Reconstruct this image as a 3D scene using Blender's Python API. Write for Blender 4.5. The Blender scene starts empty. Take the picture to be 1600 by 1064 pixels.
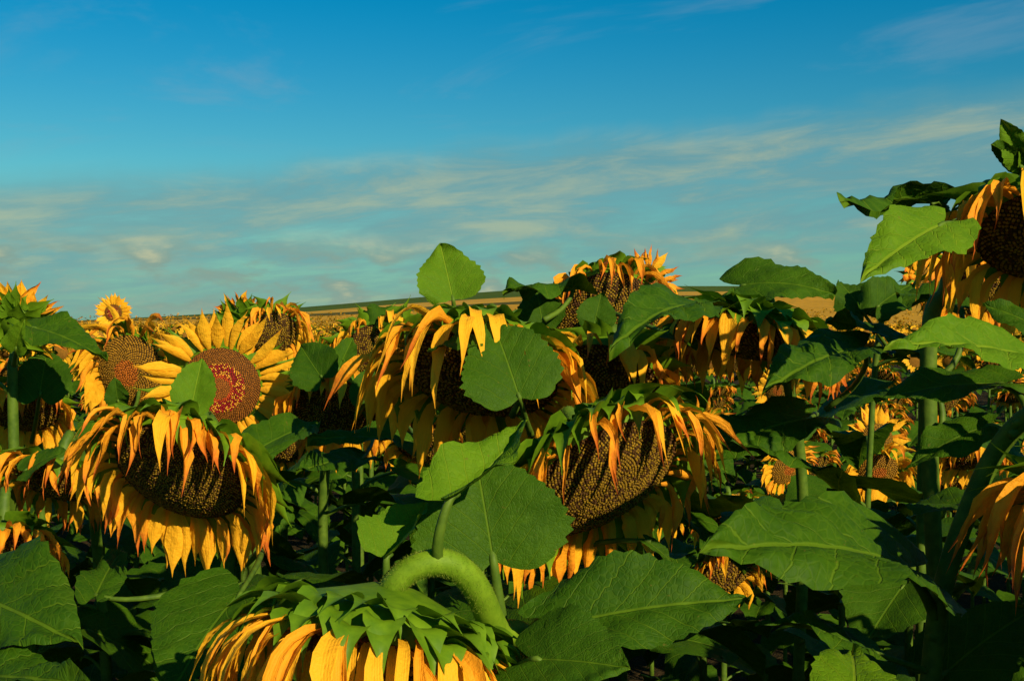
import bpy, math, random
import numpy as np
from mathutils import Vector, Matrix, Quaternion

# ------------------------------------------------------------------ camera, sky, sun, exposure
scene = bpy.context.scene
col = scene.collection
V = Vector
F = 1778.0                       # focal length in photograph pixels (40 mm on 36 mm)
HOR = 502.0                      # row of the true horizon
PITCH = math.atan((532 - HOR) / F)
EYE = V((0, 0, 1.5))
cam_d = bpy.data.cameras.new('camera'); cam_d.lens = 40; cam_d.sensor_width = 36
cam_d.clip_start = 0.05; cam_d.clip_end = 20000
cam = bpy.data.objects.new('camera', cam_d); col.objects.link(cam)
cam.location = EYE; cam.rotation_euler = (math.pi / 2 - PITCH, 0, 0)
scene.camera = cam

SUN_EL, SUN_AZ = math.radians(27), math.radians(146)     # azimuth clockwise from +Y
TOSUN = V((math.sin(SUN_AZ) * math.cos(SUN_EL), math.cos(SUN_AZ) * math.cos(SUN_EL), math.sin(SUN_EL)))
sd = bpy.data.lights.new('sun', 'SUN'); sd.energy = 5.0; sd.angle = math.radians(0.5); sd.color = (1.0, 0.82, 0.52)
so = bpy.data.objects.new('sun', sd); col.objects.link(so); so.location = (8, -8, 10)
so.rotation_euler = TOSUN.to_track_quat('Z', 'Y').to_euler()

vs = scene.view_settings
vs.view_transform = 'Standard'; vs.look = 'None'; vs.exposure = 0.58; vs.gamma = 1.0; vs.use_curve_mapping = False


class NT:
    """small helper for writing node graphs"""
    def __init__(s, tree):
        s.t = tree; tree.nodes.clear()

    def n(s, typ, **kw):
        nd = s.t.nodes.new(typ)
        for k, v in kw.items(): setattr(nd, k, v)
        return nd

    def put(s, sock, v):
        if isinstance(v, bpy.types.NodeSocket): s.t.links.new(v, sock)
        elif v is not None:
            if hasattr(sock.default_value, '__len__') and len(sock.default_value) == 4 and len(v) == 3: v = (*v, 1)
            sock.default_value = v

    def m(s, op, a, b=None, c=None, clamp=False):
        nd = s.n('ShaderNodeMath', operation=op, use_clamp=clamp)
        s.put(nd.inputs[0], a)
        if b is not None: s.put(nd.inputs[1], b)
        if c is not None: s.put(nd.inputs[2], c)
        return nd.outputs[0]

    def ss(s, x, a, b, lo=0.0, hi=1.0):
        nd = s.n('ShaderNodeMapRange', interpolation_type='SMOOTHSTEP')
        for i, v in enumerate((x, a, b, lo, hi)): s.put(nd.inputs[i], v)
        return nd.outputs[0]

    def noise(s, vec, scale, detail=3, rough=0.5, dist=0.0):
        nd = s.n('ShaderNodeTexNoise')
        if vec is not None: s.put(nd.inputs['Vector'], vec)
        nd.inputs['Scale'].default_value = scale; nd.inputs['Detail'].default_value = detail
        nd.inputs['Roughness'].default_value = rough; nd.inputs['Distortion'].default_value = dist
        return nd.outputs[0]

    def mix(s, f, a, b, blend='MIX'):
        nd = s.n('ShaderNodeMix', data_type='RGBA', blend_type=blend)
        s.put(nd.inputs[0], f); s.put(nd.inputs[6], a); s.put(nd.inputs[7], b)
        return nd.outputs[2]

    def xyz(s, x, y, z):
        nd = s.n('ShaderNodeCombineXYZ')
        for i, v in enumerate((x, y, z)): s.put(nd.inputs[i], v)
        return nd.outputs[0]

    def sep(s, v):
        nd = s.n('ShaderNodeSeparateXYZ'); s.put(nd.inputs[0], v)
        return nd.outputs


def make_world():
    w = bpy.data.worlds.new('World'); scene.world = w; w.use_nodes = True
    t = NT(w.node_tree)
    out = t.n('ShaderNodeOutputWorld'); bg = t.n('ShaderNodeBackground')
    sky = t.n('ShaderNodeTexSky', sky_type='NISHITA'); sky.sun_disc = False
    sky.sun_elevation = SUN_EL; sky.sun_rotation = SUN_AZ
    sky.air_density = 1.0; sky.dust_density = 0.6; sky.ozone_density = 2.0
    S = 0.05
    bg.inputs[1].default_value = S
    d = t.sep(t.n('ShaderNodeTexCoord').outputs['Generated'])
    x, y, z = d[0], d[1], d[2]
    base = t.mix(1.0, sky.outputs[0], t.mix(t.ss(z, 0.0, 0.30), (0.56, 1.08, 0.86), (0.0, 0.92, 1.20)), 'MULTIPLY')
    zt = t.m('SUBTRACT', z, t.m('MULTIPLY', x, 0.09))              # the cloud deck runs at a slight slant
    # long layered bank: noise on a cloud plane seen from below
    den = t.m('ADD', t.m('MAXIMUM', zt, 0.0), 0.06)
    cp = t.xyz(t.m('DIVIDE', x, den), t.m('DIVIDE', y, den), 0.0)
    n1 = t.noise(cp, 0.55, 7, 0.62, 0.3)
    n2 = t.noise(t.xyz(t.m('MULTIPLY', x, 6.5), t.m('MULTIPLY', y, 6.5), t.m('MULTIPLY', zt, 36.0)), 1.0, 9, 0.64, 0.35)
    st = t.m('ADD', t.m('MULTIPLY', n1, 0.45), t.m('MULTIPLY', n2, 0.55))
    edge = t.noise(t.xyz(t.m('MULTIPLY', x, 9.0), t.m('MULTIPLY', y, 9.0), 0.0), 1.0, 4, 0.6)
    ztn = t.m('ADD', zt, t.m('MULTIPLY', t.m('SUBTRACT', edge, 0.5), 0.035))
    hi = t.ss(ztn, 0.128, 0.165, 1.0, 0.0)
    lo = t.ss(zt, 0.0, 0.06, 0.55, 1.0)
    bank = t.m('MULTIPLY', t.m('MULTIPLY', hi, lo), t.ss(st, 0.26, 0.56))
    wisp = t.m('MULTIPLY', t.ss(t.noise(cp, 0.9, 6, 0.6, 0.6), 0.52, 0.72), t.ss(zt, 0.15, 0.2, 0.0, 0.32))
    f1 = t.m('MULTIPLY', bank, 0.82)
    shade = t.ss(n2, 0.45, 0.75)
    ccol = t.mix(shade, tuple(v / S for v in (0.10, 0.22, 0.24)), tuple(v / S for v in (0.26, 0.30, 0.21)))
    c = t.mix(f1, base, ccol)
    c = t.mix(wisp, c, tuple(v / S for v in (0.16, 0.24, 0.30)))
    # small cumulus low over the horizon
    n3 = t.noise(t.xyz(t.m('MULTIPLY', x, 12.0), t.m('MULTIPLY', y, 12.0), t.m('MULTIPLY', z, 34.0)), 1.0, 7, 0.55, 0.2)
    puff = t.m('MULTIPLY', t.ss(z, 0.0, 0.016), t.ss(z, 0.045, 0.085, 1.0, 0.0))
    pf = t.m('MULTIPLY', puff, t.ss(n3, 0.45, 0.58))
    pc = t.mix(t.ss(n3, 0.55, 0.75), tuple(v / S for v in (0.16, 0.24, 0.20)), tuple(v / S for v in (0.44, 0.40, 0.22)))
    c = t.mix(t.m('MULTIPLY', pf, 0.9), c, pc)
    t.t.links.new(c, bg.inputs[0]); t.t.links.new(bg.outputs[0], out.inputs[0])


make_world()

# ------------------------------------------------------------------ helpers
UP = V((0, 0, 1))
RGT, CUP, FWD = V((1, 0, 0)), V((0, math.sin(PITCH), math.cos(PITCH))), V((0, math.cos(PITCH), -math.sin(PITCH)))


def P(px, py, d):
    """world point that stands d metres in front of the viewpoint along a photograph direction"""
    return EYE + d * (RGT * ((px - 800) / F) + CUP * ((532 - py) / F) + FWD)


def mesh(name, verts, faces, mats, uvs=None, cols=None, smooth=True, midx=None):
    me = bpy.data.meshes.new(name)
    me.from_pydata([tuple(v) for v in verts], [], faces)
    for m_ in (mats if isinstance(mats, (list, tuple)) else [mats]): me.materials.append(m_)
    n = len(me.loops); li = np.empty(n, np.int32); me.loops.foreach_get('vertex_index', li)
    if uvs is not None:
        uv = me.uv_layers.new(name='UVMap')
        uv.data.foreach_set('uv', np.asarray(uvs, np.float32)[li].ravel())
    if cols is not None:
        ca = me.color_attributes.new('Col', 'FLOAT_COLOR', 'POINT')
        c4 = np.ones((len(verts), 4), np.float32); c4[:, :3] = np.asarray(cols, np.float32)
        ca.data.foreach_set('color', c4.ravel())
    if midx is not None: me.polygons.foreach_set('material_index', np.asarray(midx, np.int32))
    me.polygons.foreach_set('use_smooth', np.full(len(me.polygons), smooth))
    me.update()
    return me


def link(name, me, parent=None, loc=(0, 0, 0)):
    o = bpy.data.objects.new(name, me); col.objects.link(o)
    o.parent = parent; o.location = loc
    return o


def tag(o, label=None, cat=None, group=None, kind=None):
    if label: o['label'] = label
    if cat: o['category'] = cat
    if group: o['group'] = group
    if kind: o['kind'] = kind
    return o


def copy_tree(o, kids, parent=None):
    c = o.copy(); col.objects.link(c); c.parent = parent
    for ch in kids.get(o, ()): copy_tree(ch, kids, c)
    return c


def catmull(pts, n=8):
    pts = [V(p) for p in pts]
    q = [pts[0] * 2 - pts[1]] + pts + [pts[-1] * 2 - pts[-2]]
    out = []
    for i in range(1, len(q) - 2):
        a, b, c, d = q[i - 1:i + 3]
        for k in range(n):
            t = k / n
            out.append(0.5 * ((2 * b) + (c - a) * t + (2 * a - 5 * b + 4 * c - d) * t * t + (3 * b - a - 3 * c + d) * t ** 3))
    out.append(pts[-1])
    return out


def tube(path, radii, sides=8, cap=True):
    vs_, fs, uv = [], [], []
    n = len(path); ref = V((0.31, 0.95, 0.05)); L = 0
    for i, p in enumerate(path):
        d = (path[min(i + 1, n - 1)] - path[max(i - 1, 0)]).normalized()
        x = d.cross(ref)
        if x.length < 1e-3: x = d.cross(V((1, 0, 0)))
        x.normalize(); y = d.cross(x); ref = y.cross(d) if False else ref
        if i: L += (p - path[i - 1]).length
        for k in range(sides):
            a = 2 * math.pi * k / sides
            vs_.append(p + (x * math.cos(a) + y * math.sin(a)) * radii[i] * ((0.96 + 0.07 * (k % 2)) if sides > 11 else 1.0)); uv.append((k / sides, L))
    for i in range(n - 1):
        for k in range(sides):
            k2 = (k + 1) % sides
            fs.append((i * sides + k, i * sides + k2, (i + 1) * sides + k2, (i + 1) * sides + k))
    if cap:
        fs.append(tuple(range(sides))[::-1]); fs.append(tuple((n - 1) * sides + k for k in range(sides)))
    return vs_, fs, uv


# ------------------------------------------------------------------ materials
def newmat(name):
    m_ = bpy.data.materials.new(name); m_.use_nodes = True
    return m_, NT(m_.node_tree)


def finish(t, colr, rough=0.6, spec=0.25, bump=None, bstr=0.3, bdist=0.002, transl=None, tf=0.3):
    out = t.n('ShaderNodeOutputMaterial'); b = t.n('ShaderNodeBsdfPrincipled')
    t.put(b.inputs['Base Color'], colr); t.put(b.inputs['Roughness'], rough)
    b.inputs['Specular IOR Level'].default_value = spec
    nrm = None
    if bump is not None:
        bp = t.n('ShaderNodeBump'); bp.inputs['Strength'].default_value = bstr; bp.inputs['Distance'].default_value = bdist
        t.put(bp.inputs['Height'], bump); nrm = bp.outputs[0]; t.t.links.new(nrm, b.inputs['Normal'])
    sh = b.outputs[0]
    if transl is not None:
        tr = t.n('ShaderNodeBsdfTranslucent'); t.put(tr.inputs[0], transl)
        mx = t.n('ShaderNodeMixShader'); mx.inputs[0].default_value = tf
        t.t.links.new(sh, mx.inputs[1]); t.t.links.new(tr.outputs[0], mx.inputs[2]); sh = mx.outputs[0]
    t.t.links.new(sh, out.inputs[0])


def petal_mat(name, c_a, c_b, c_tip, tip_start):
    m_, t = newmat(name)
    uv = t.sep(t.n('ShaderNodeUVMap').outputs[0]); u, v = uv[0], uv[1]
    g = t.n('ShaderNodeNewGeometry'); rnd = g.outputs['Random Per Island']
    oc = t.n('ShaderNodeTexCoord').outputs['Object']
    nz = t.noise(oc, 60, 4, 0.6)
    c = t.mix(t.m('ADD', t.m('MULTIPLY', rnd, 0.7), t.m('MULTIPLY', nz, 0.3)), c_a, c_b)
    # fine lengthwise veins
    st = t.m('SINE', t.m('ADD', t.m('MULTIPLY', u, 38.0), t.m('MULTIPLY', nz, 9.0)))
    c = t.mix(t.ss(st, 0.3, 1.0, 0.0, 0.12), c, tuple(x * 0.62 for x in c_b))
    tipf = t.ss(t.m('ADD', v, t.m('MULTIPLY', t.m('SUBTRACT', nz, 0.5), 0.5)), tip_start, t.m('ADD', t.m('MULTIPLY', rnd, 0.5), tip_start + 0.15))
    c = t.mix(t.m('MULTIPLY', tipf, 0.85), c, c_tip)
    base = t.ss(v, 0.0, 0.28, 0.55, 0.0)
    c = t.mix(base, c, tuple(x * 0.75 for x in c_b))
    finish(t, c, 0.6, 0.12, t.m('ADD', t.m('MULTIPLY', st, 0.10), t.m('MULTIPLY', t.noise(oc, 60, 4, 0.65), 4.0)), 0.6, 0.0018, c, 0.36)
    return m_


def leaf_mat(name, c_dark, c_light, c_vein):
    m_, t = newmat(name)
    uv = t.sep(t.n('ShaderNodeUVMap').outputs[0])
    oc = t.n('ShaderNodeTexCoord').outputs['Object']
    nz = t.ss(t.noise(oc, 32, 6, 0.7), 0.25, 0.75)
    x = t.m('ABSOLUTE', uv[0])
    wob = t.m('MULTIPLY', t.m('SUBTRACT', t.noise(oc, 22, 3, 0.5), 0.5), 0.10)
    y = t.m('ADD', uv[1], wob)
    mid = t.ss(x, 0.006, t.m('ADD', 0.013, 0.0), 1.0, 0.0)
    sl = t.m('SUBTRACT', y, t.m('MULTIPLY', t.m('POWER', x, 0.85), 0.95))
    fr = t.m('FRACT', t.m('MULTIPLY', sl, 5.0))
    dd = t.m('MINIMUM', fr, t.m('SUBTRACT', 1.0, fr))
    lat = t.m('MULTIPLY', t.ss(dd, 0.012, 0.045, 1.0, 0.0), t.ss(x, 0.3, 0.46, 1.0, 0.35))
    vo = t.n('ShaderNodeTexVoronoi', feature='DISTANCE_TO_EDGE'); vo.inputs['Scale'].default_value = 30.0
    t.put(vo.inputs['Vector'], t.xyz(uv[0], uv[1], 0.0))
    fine = t.m('MULTIPLY', t.ss(vo.outputs['Distance'], 0.02, 0.14, 1.0, 0.0), 0.20)
    vein = t.m('MAXIMUM', t.m('MAXIMUM', mid, t.m('MULTIPLY', lat, 0.8)), fine)
    rnd = t.n('ShaderNodeObjectInfo').outputs['Random']
    gi = t.n('ShaderNodeNewGeometry')
    f = t.m('ADD', t.m('MULTIPLY', nz, 0.55), t.m('MULTIPLY', t.m('ADD', rnd, gi.outputs['Random Per Island']), 0.28), clamp=True)
    c = t.mix(f, c_dark, c_light)
    # old leaves: a few rusty flecks and yellowing rims
    sp = t.ss(t.noise(oc, 140, 2, 0.5), 0.70, 0.78, 0.0, 0.6)
    c = t.mix(sp, c, (0.10, 0.085, 0.012))
    bl_ = t.ss(t.noise(oc, 26, 5, 0.7), 0.70, 0.76, 0.0, 0.75)
    c = t.mix(bl_, c, (0.13, 0.085, 0.014))
    yl = t.m('MULTIPLY', t.ss(t.noise(oc, 9, 3, 0.6), 0.58, 0.8), 0.5)
    c = t.mix(yl, c, (c_light[0] * 1.6, c_light[1] * 1.05, c_light[2]))
    c = t.mix(t.m('MULTIPLY', vein, 0.55), c, c_vein)
    hgt = t.m('SUBTRACT', t.m('MULTIPLY', t.noise(oc, 70, 4, 0.6), 0.5), t.m('MULTIPLY', vein, 0.6))
    tc = t.mix(1.0, c, (1.6, 1.15, 0.6, 1), 'MULTIPLY')
    finish(t, c, 0.62, 0.10, hgt, 0.6, 0.005, tc, 0.15)
    return m_


def simple_mat(name, c1, c2, scale, rough=0.7, spec=0.2, bstr=0.4, bdist=0.002, tf=None):
    m_, t = newmat(name)
    oc = t.n('ShaderNodeTexCoord').outputs['Object']
    nz = t.noise(oc, scale, 5, 0.6)
    c = t.mix(t.ss(nz, 0.3, 0.7), c1, c2)
    finish(t, c, rough, spec, nz, bstr, bdist, c if tf else None, tf or 0.0)
    return m_


def disc_mat():
    m_, t = newmat('disc_florets')
    a = t.n('ShaderNodeAttribute', attribute_name='Col')
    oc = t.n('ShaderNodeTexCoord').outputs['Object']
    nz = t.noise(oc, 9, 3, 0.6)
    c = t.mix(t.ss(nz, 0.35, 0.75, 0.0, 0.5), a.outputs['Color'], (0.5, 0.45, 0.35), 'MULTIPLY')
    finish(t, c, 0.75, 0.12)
    return m_


MAT = dict(
    petal=petal_mat('petal_golden', (0.90, 0.53, 0.022), (0.87, 0.40, 0.016), (0.70, 0.20, 0.012), 0.74),
    petal_wilt=petal_mat('petal_wilting', (0.87, 0.45, 0.020), (0.82, 0.28, 0.014), (0.50, 0.085, 0.014), 0.48),
    leaf=leaf_mat('sunflower_leaf', (0.009, 0.041, 0.0012), (0.038, 0.098, 0.0018), (0.10, 0.175, 0.007)),
    leaf_young=leaf_mat('young_leaf', (0.042, 0.112, 0.0025), (0.088, 0.180, 0.0035), (0.17, 0.25, 0.012)),
    bract=simple_mat('bract_green', (0.065, 0.150, 0.004), (0.125, 0.235, 0.006), 45, 0.55, 0.2, 0.3, 0.002, 0.2),
    stem_young=simple_mat('young_stem_green', (0.085, 0.165, 0.006), (0.13, 0.225, 0.010), 60, 0.6, 0.15),
    stem=simple_mat('stem_green', (0.040, 0.085, 0.006), (0.075, 0.135, 0.010), 60, 0.6, 0.2),
    hair=simple_mat('stem_hair', (0.22, 0.30, 0.03), (0.30, 0.36, 0.05), 60, 0.6, 0.1, tf=0.4),
    disc=disc_mat(),
    dark=simple_mat('disc_base', (0.030, 0.016, 0.006), (0.05, 0.026, 0.008), 90, 0.9, 0.05),
)


# ------------------------------------------------------------------ plant geometry
def ribbon(rng, d0, side, nrm, L, W, prof, nseg=9, grav=0.0, cup=0.15, twist=0.0, curl=0.0, crease=0.1, clear=None, na=2):
    """a petal or bract grown from the origin: bends under its weight, twists and wrinkles"""
    p = V((0, 0, 0)); d = d0.normalized(); s = side.normalized(); ds = L / nseg
    us = [i / na for i in range(-na, na + 1)]
    verts, uvs, faces = [], [], []
    ph = rng.uniform(0, 6.28); wig = rng.uniform(-1, 1); kt = rng.uniform(0.05, 0.45)
    for i in range(nseg + 1):
        t = i / nseg
        s = (s - d * s.dot(d)).normalized(); nn = s.cross(d)
        w = W * 0.5 * prof(t) * (1 + crease * 0.5 * math.sin(9 * t + ph))
        for u in us:
            jj = rng.uniform(-crease, crease) * 0.8 if abs(u) == 1 and i else 0.0
            z = cup * w * 2 * u * u + crease * w * math.sin(u * 5 + ph + 3 * t) * 0.6 + crease * 0.5 * w * math.sin(14 * t + u * 3 + ph)
            verts.append(p + s * (w * u * (1 + jj)) + nn * (z + w * jj * 0.7)); uvs.append((u * 0.5 + 0.5, t))
        p = p + d * ds
        if clear: p = clear(p)
        d = d + V((0, 0, -1)) * grav * (0.35 + 1.15 * math.exp(-((t - kt) / 0.2) ** 2)) + nn * curl * t + s * (wig * 0.05 + crease * 0.35 * math.sin(7 * t + ph))
        d.normalize()
        if twist: s = Quaternion(d, twist / nseg) @ s
    k = len(us)
    for i in range(nseg):
        for j in range(k - 1):
            faces.append((i * k + j, i * k + j + 1, (i + 1) * k + j + 1, (i + 1) * k + j))
    return verts, faces, uvs


def prof_petal(t):
    return (0.34 + 0.66 * math.sin(math.pi * min(1, t / 0.95) ** 0.95)) * (1 if t < 0.5 else max(0.03, 1 - ((t - 0.5) / 0.5) ** 1.35))


def prof_bract(t):
    return max(0.03, (0.78 + 0.22 * math.sin(math.pi * min(t / 0.6, 1))) * (1 if t < 0.3 else max(0.0, 1 - (t - 0.3) / 0.7) ** 1.6))


_disc_cache = {}


def disc_mesh(kind, nfl):
    """unit-radius domed disc covered with florets along Fibonacci spirals, facing +Z"""
    key = (kind, nfl)
    if key in _disc_cache: return _disc_cache[key]
    rng = random.Random(7 + nfl)
    dome = 0.30
    verts, faces, cols, mi = [], [], [], []
    rings, seg = 5, 24
    verts.append((0, 0, dome)); cols.append((0.02, 0.012, 0.005))
    for i in range(1, rings + 1):
        r = i / rings
        for k in range(seg):
            a = 2 * math.pi * k / seg
            verts.append((r * math.cos(a), r * math.sin(a), dome * (1 - r * r))); cols.append((0.03, 0.018, 0.006))
    for k in range(seg): faces.append((0, 1 + k, 1 + (k + 1) % seg))
    for i in range(rings - 1):
        for k in range(seg):
            a, b = 1 + i * seg + k, 1 + i * seg + (k + 1) % seg
            faces.append((a, a + seg, b + seg, b))
    ga = math.pi * (3 - 5 ** 0.5)
    sp = 1.0 / math.sqrt(nfl)
    for i in range(nfl):
        r = math.sqrt((i + 0.5) / nfl) * 0.985; a = i * ga
        c = V((r * math.cos(a), r * math.sin(a), dome * (1 - r * r)))
        n = V((2 * dome * c.x, 2 * dome * c.y, 1)).normalized()
        tx = V((-math.sin(a), math.cos(a), 0)); ty = n.cross(tx)
        k = rng.random()
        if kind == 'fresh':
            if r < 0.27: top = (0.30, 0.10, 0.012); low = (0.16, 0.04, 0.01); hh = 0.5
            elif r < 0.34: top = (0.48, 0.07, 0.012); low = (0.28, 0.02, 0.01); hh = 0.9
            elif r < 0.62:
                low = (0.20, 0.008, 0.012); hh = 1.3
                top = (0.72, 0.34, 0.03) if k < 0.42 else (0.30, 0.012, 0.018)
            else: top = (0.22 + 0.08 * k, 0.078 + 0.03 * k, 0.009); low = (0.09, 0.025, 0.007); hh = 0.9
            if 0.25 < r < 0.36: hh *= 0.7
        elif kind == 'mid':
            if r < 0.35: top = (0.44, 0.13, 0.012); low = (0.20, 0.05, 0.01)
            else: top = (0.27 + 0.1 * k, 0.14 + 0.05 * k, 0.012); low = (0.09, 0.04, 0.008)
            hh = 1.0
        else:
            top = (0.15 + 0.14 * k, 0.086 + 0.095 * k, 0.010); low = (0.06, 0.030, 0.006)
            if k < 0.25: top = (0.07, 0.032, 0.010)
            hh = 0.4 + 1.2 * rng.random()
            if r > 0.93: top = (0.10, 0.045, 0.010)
        s = sp * 0.95; h = sp * hh * 0.75
        o = len(verts)
        j = V((rng.uniform(-1, 1), rng.uniform(-1, 1), 0)) * s * 0.5
        for (dx, dy) in ((-1, 0), (0, -1), (1, 0), (0, 1)):
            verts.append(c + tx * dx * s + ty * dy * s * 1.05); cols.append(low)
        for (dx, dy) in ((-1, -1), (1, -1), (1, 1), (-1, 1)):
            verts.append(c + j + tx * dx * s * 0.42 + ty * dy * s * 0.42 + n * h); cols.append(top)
        faces += [(o, o + 1, o + 4), (o + 1, o + 5, o + 4), (o + 1, o + 2, o + 5), (o + 2, o + 6, o + 5), (o + 2, o + 3, o + 6),
                  (o + 3, o + 7, o + 6), (o + 3, o, o + 7), (o, o + 4, o + 7), (o + 4, o + 5, o + 6, o + 7)]
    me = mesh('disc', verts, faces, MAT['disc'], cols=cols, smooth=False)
    _disc_cache[key] = me
    return me


def receptacle(R, n, sides=24):
    """green back of the head: a shallow bowl behind the rim, axis n; origin at the disc centre"""
    q = UP.rotation_difference(n)
    prof = [(1.0, 0.02), (1.05, -0.06), (1.0, -0.18), (0.82, -0.30), (0.5, -0.40), (0.22, -0.50), (0.0, -0.54)]
    verts, faces = [], []
    for r, z in prof[:-1]:
        for k in range(sides):
            a = 2 * math.pi * k / sides
            verts.append(q @ V((r * R * math.cos(a), r * R * math.sin(a), z * R)))
    verts.append(q @ V((0, 0, prof[-1][1] * R)))
    m_ = len(prof) - 1
    for i in range(m_ - 1):
        for k in range(sides):
            k2 = (k + 1) % sides
            faces.append((i * sides + k, (i + 1) * sides + k, (i + 1) * sides + k2, i * sides + k2))
    for k in range(sides): faces.append(((m_ - 1) * sides + k, len(verts) - 1, (m_ - 1) * sides + (k + 1) % sides))
    return verts, faces


def build_head(plant, c, n, R, rng, rings=4, petals=34, pl=0.085, pw=0.028, droop=0.3, fwd=0.35, wilt=0.5, bracts=34, bl=0.055, bw=0.034,
               disc='seed', nfl=700, sep=True, missing=0.0, back=0.2, bdroop=0.12, nseg=9, curl=0.0, cup=0.15):
    n = V(n).normalized()
    v, f = receptacle(R, n)
    head = link('flower_head', mesh('flower_head', v, f, MAT['bract']), plant, c - plant.location)
    q = UP.rotation_difference(n)
    dome = 0.30
    dk = link('disc', disc_mesh(disc, nfl), head); dk.scale = (R, R, R * 0.95)
    dk.rotation_mode = 'QUATERNION'; dk.rotation_quaternion = q

    def clear_from(root):
        def cl(p):
            w = root + p; ax = w.dot(n); rad = (w - n * ax).length
            if rad < R * 1.02 and ax > -0.3 * R:
                hz = dome * R * (1 - min(1, rad / R) ** 2) + 0.012
                if ax < hz: return p + n * (hz - ax) * 0.8
            return p
        return cl

    jp = ([], [], []); jb = ([], [], [])

    def emit(name, root, geo, mat, acc):
        if sep:
            link(name, mesh(name, geo[0], geo[1], mat, geo[2]), head, root)
        else:
            o = len(acc[0]); acc[0].extend(root + p for p in geo[0]); acc[1].extend(tuple(i + o for i in fc) for fc in geo[1]); acc[2].extend(geo[2])

    for ring in range(2):
        cnt = int(petals * (1.25 if droop > 0.25 and sep else 1.0)) // 2
        for i in range(cnt):
            if rng.random() < missing: continue
            a = 2 * math.pi * (i + 0.5 * ring + rng.uniform(-0.35, 0.35)) / cnt
            rad = q @ V((math.cos(a), math.sin(a), 0))
            root = rad * R * (0.99 + 0.03 * ring) + n * R * (0.03 - 0.07 * ring)
            top = max(0.0, rad.z) * (1 if droop > 0.1 else 0)
            if rng.random() < 0.05 * top: continue
            al = fwd * rng.uniform(0.3, 1.5) + (0.1 if ring == 0 else -0.05)
            d0 = rad * math.cos(al) + n * math.sin(al) + n.cross(rad) * rng.uniform(-0.25, 0.25) * min(1, droop * 4)
            side = n.cross(rad) if True else rad
            wl = rng.random() < wilt + 0.3 * top
            L = pl * rng.uniform(0.75, 1.18) * (1 + 0.4 * top); W = pw * (0.84 if droop > 0.25 and sep else 1.0) * rng.uniform(0.65, 1.25) * (0.72 if wl else 1.0) * (1 - 0.30 * top)
            g = ribbon(rng, d0, side, n, L, W, prof_petal, nseg, droop * rng.uniform(0.55, 1.35), cup if not wl else 0.45,
                       rng.uniform(-1.6, 1.6) if wl else rng.uniform(-0.35, 0.35), curl + (rng.uniform(-0.25, 0.25) if wl else rng.uniform(-0.06, 0.06)),
                       0.38 if wl else (0.20 if droop > 0.1 else 0.10), clear_from(root))
            emit('petal', root, g, MAT['petal_wilt'] if wl else MAT['petal'], jp)
    for ring in range(rings):
        cnt = bracts // rings
        for i in range(cnt):
            a = 2 * math.pi * (i + ring * 0.37 + rng.uniform(-0.3, 0.3)) / cnt
            rad = q @ V((math.cos(a), math.sin(a), 0))
            root = rad * R * (1.05, 1.02, 0.88, 0.62)[ring] - n * R * (0.05, 0.15, 0.26, 0.37)[ring]
            al = -back * rng.uniform(0.2, 1.6) - (0.0, 0.02, 0.12, 0.22)[ring]
            d0 = rad * math.cos(al) + n * math.sin(al)
            g = ribbon(rng, d0, n.cross(rad), n, bl * rng.uniform(0.8, 1.35), bw * rng.uniform(0.8, 1.2), prof_bract, 9 if sep else 5,
                       bdroop * rng.uniform(0.2, 1.6), 0.16, rng.uniform(-0.45, 0.45), rng.uniform(-0.20, 0.12), 0.07, None, 2 if sep else 1)
            emit('bract', root, g, MAT['bract'], jb)
    if not sep:
        tag(link('petals', mesh('petals', jp[0], jp[1], [MAT['petal_wilt'] if wilt > 0.4 else MAT['petal']], jp[2]), head), kind='stuff')
        tag(link('bracts', mesh('bracts', jb[0], jb[1], MAT['bract'], jb[2]), head), kind='stuff')
    return head


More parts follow.
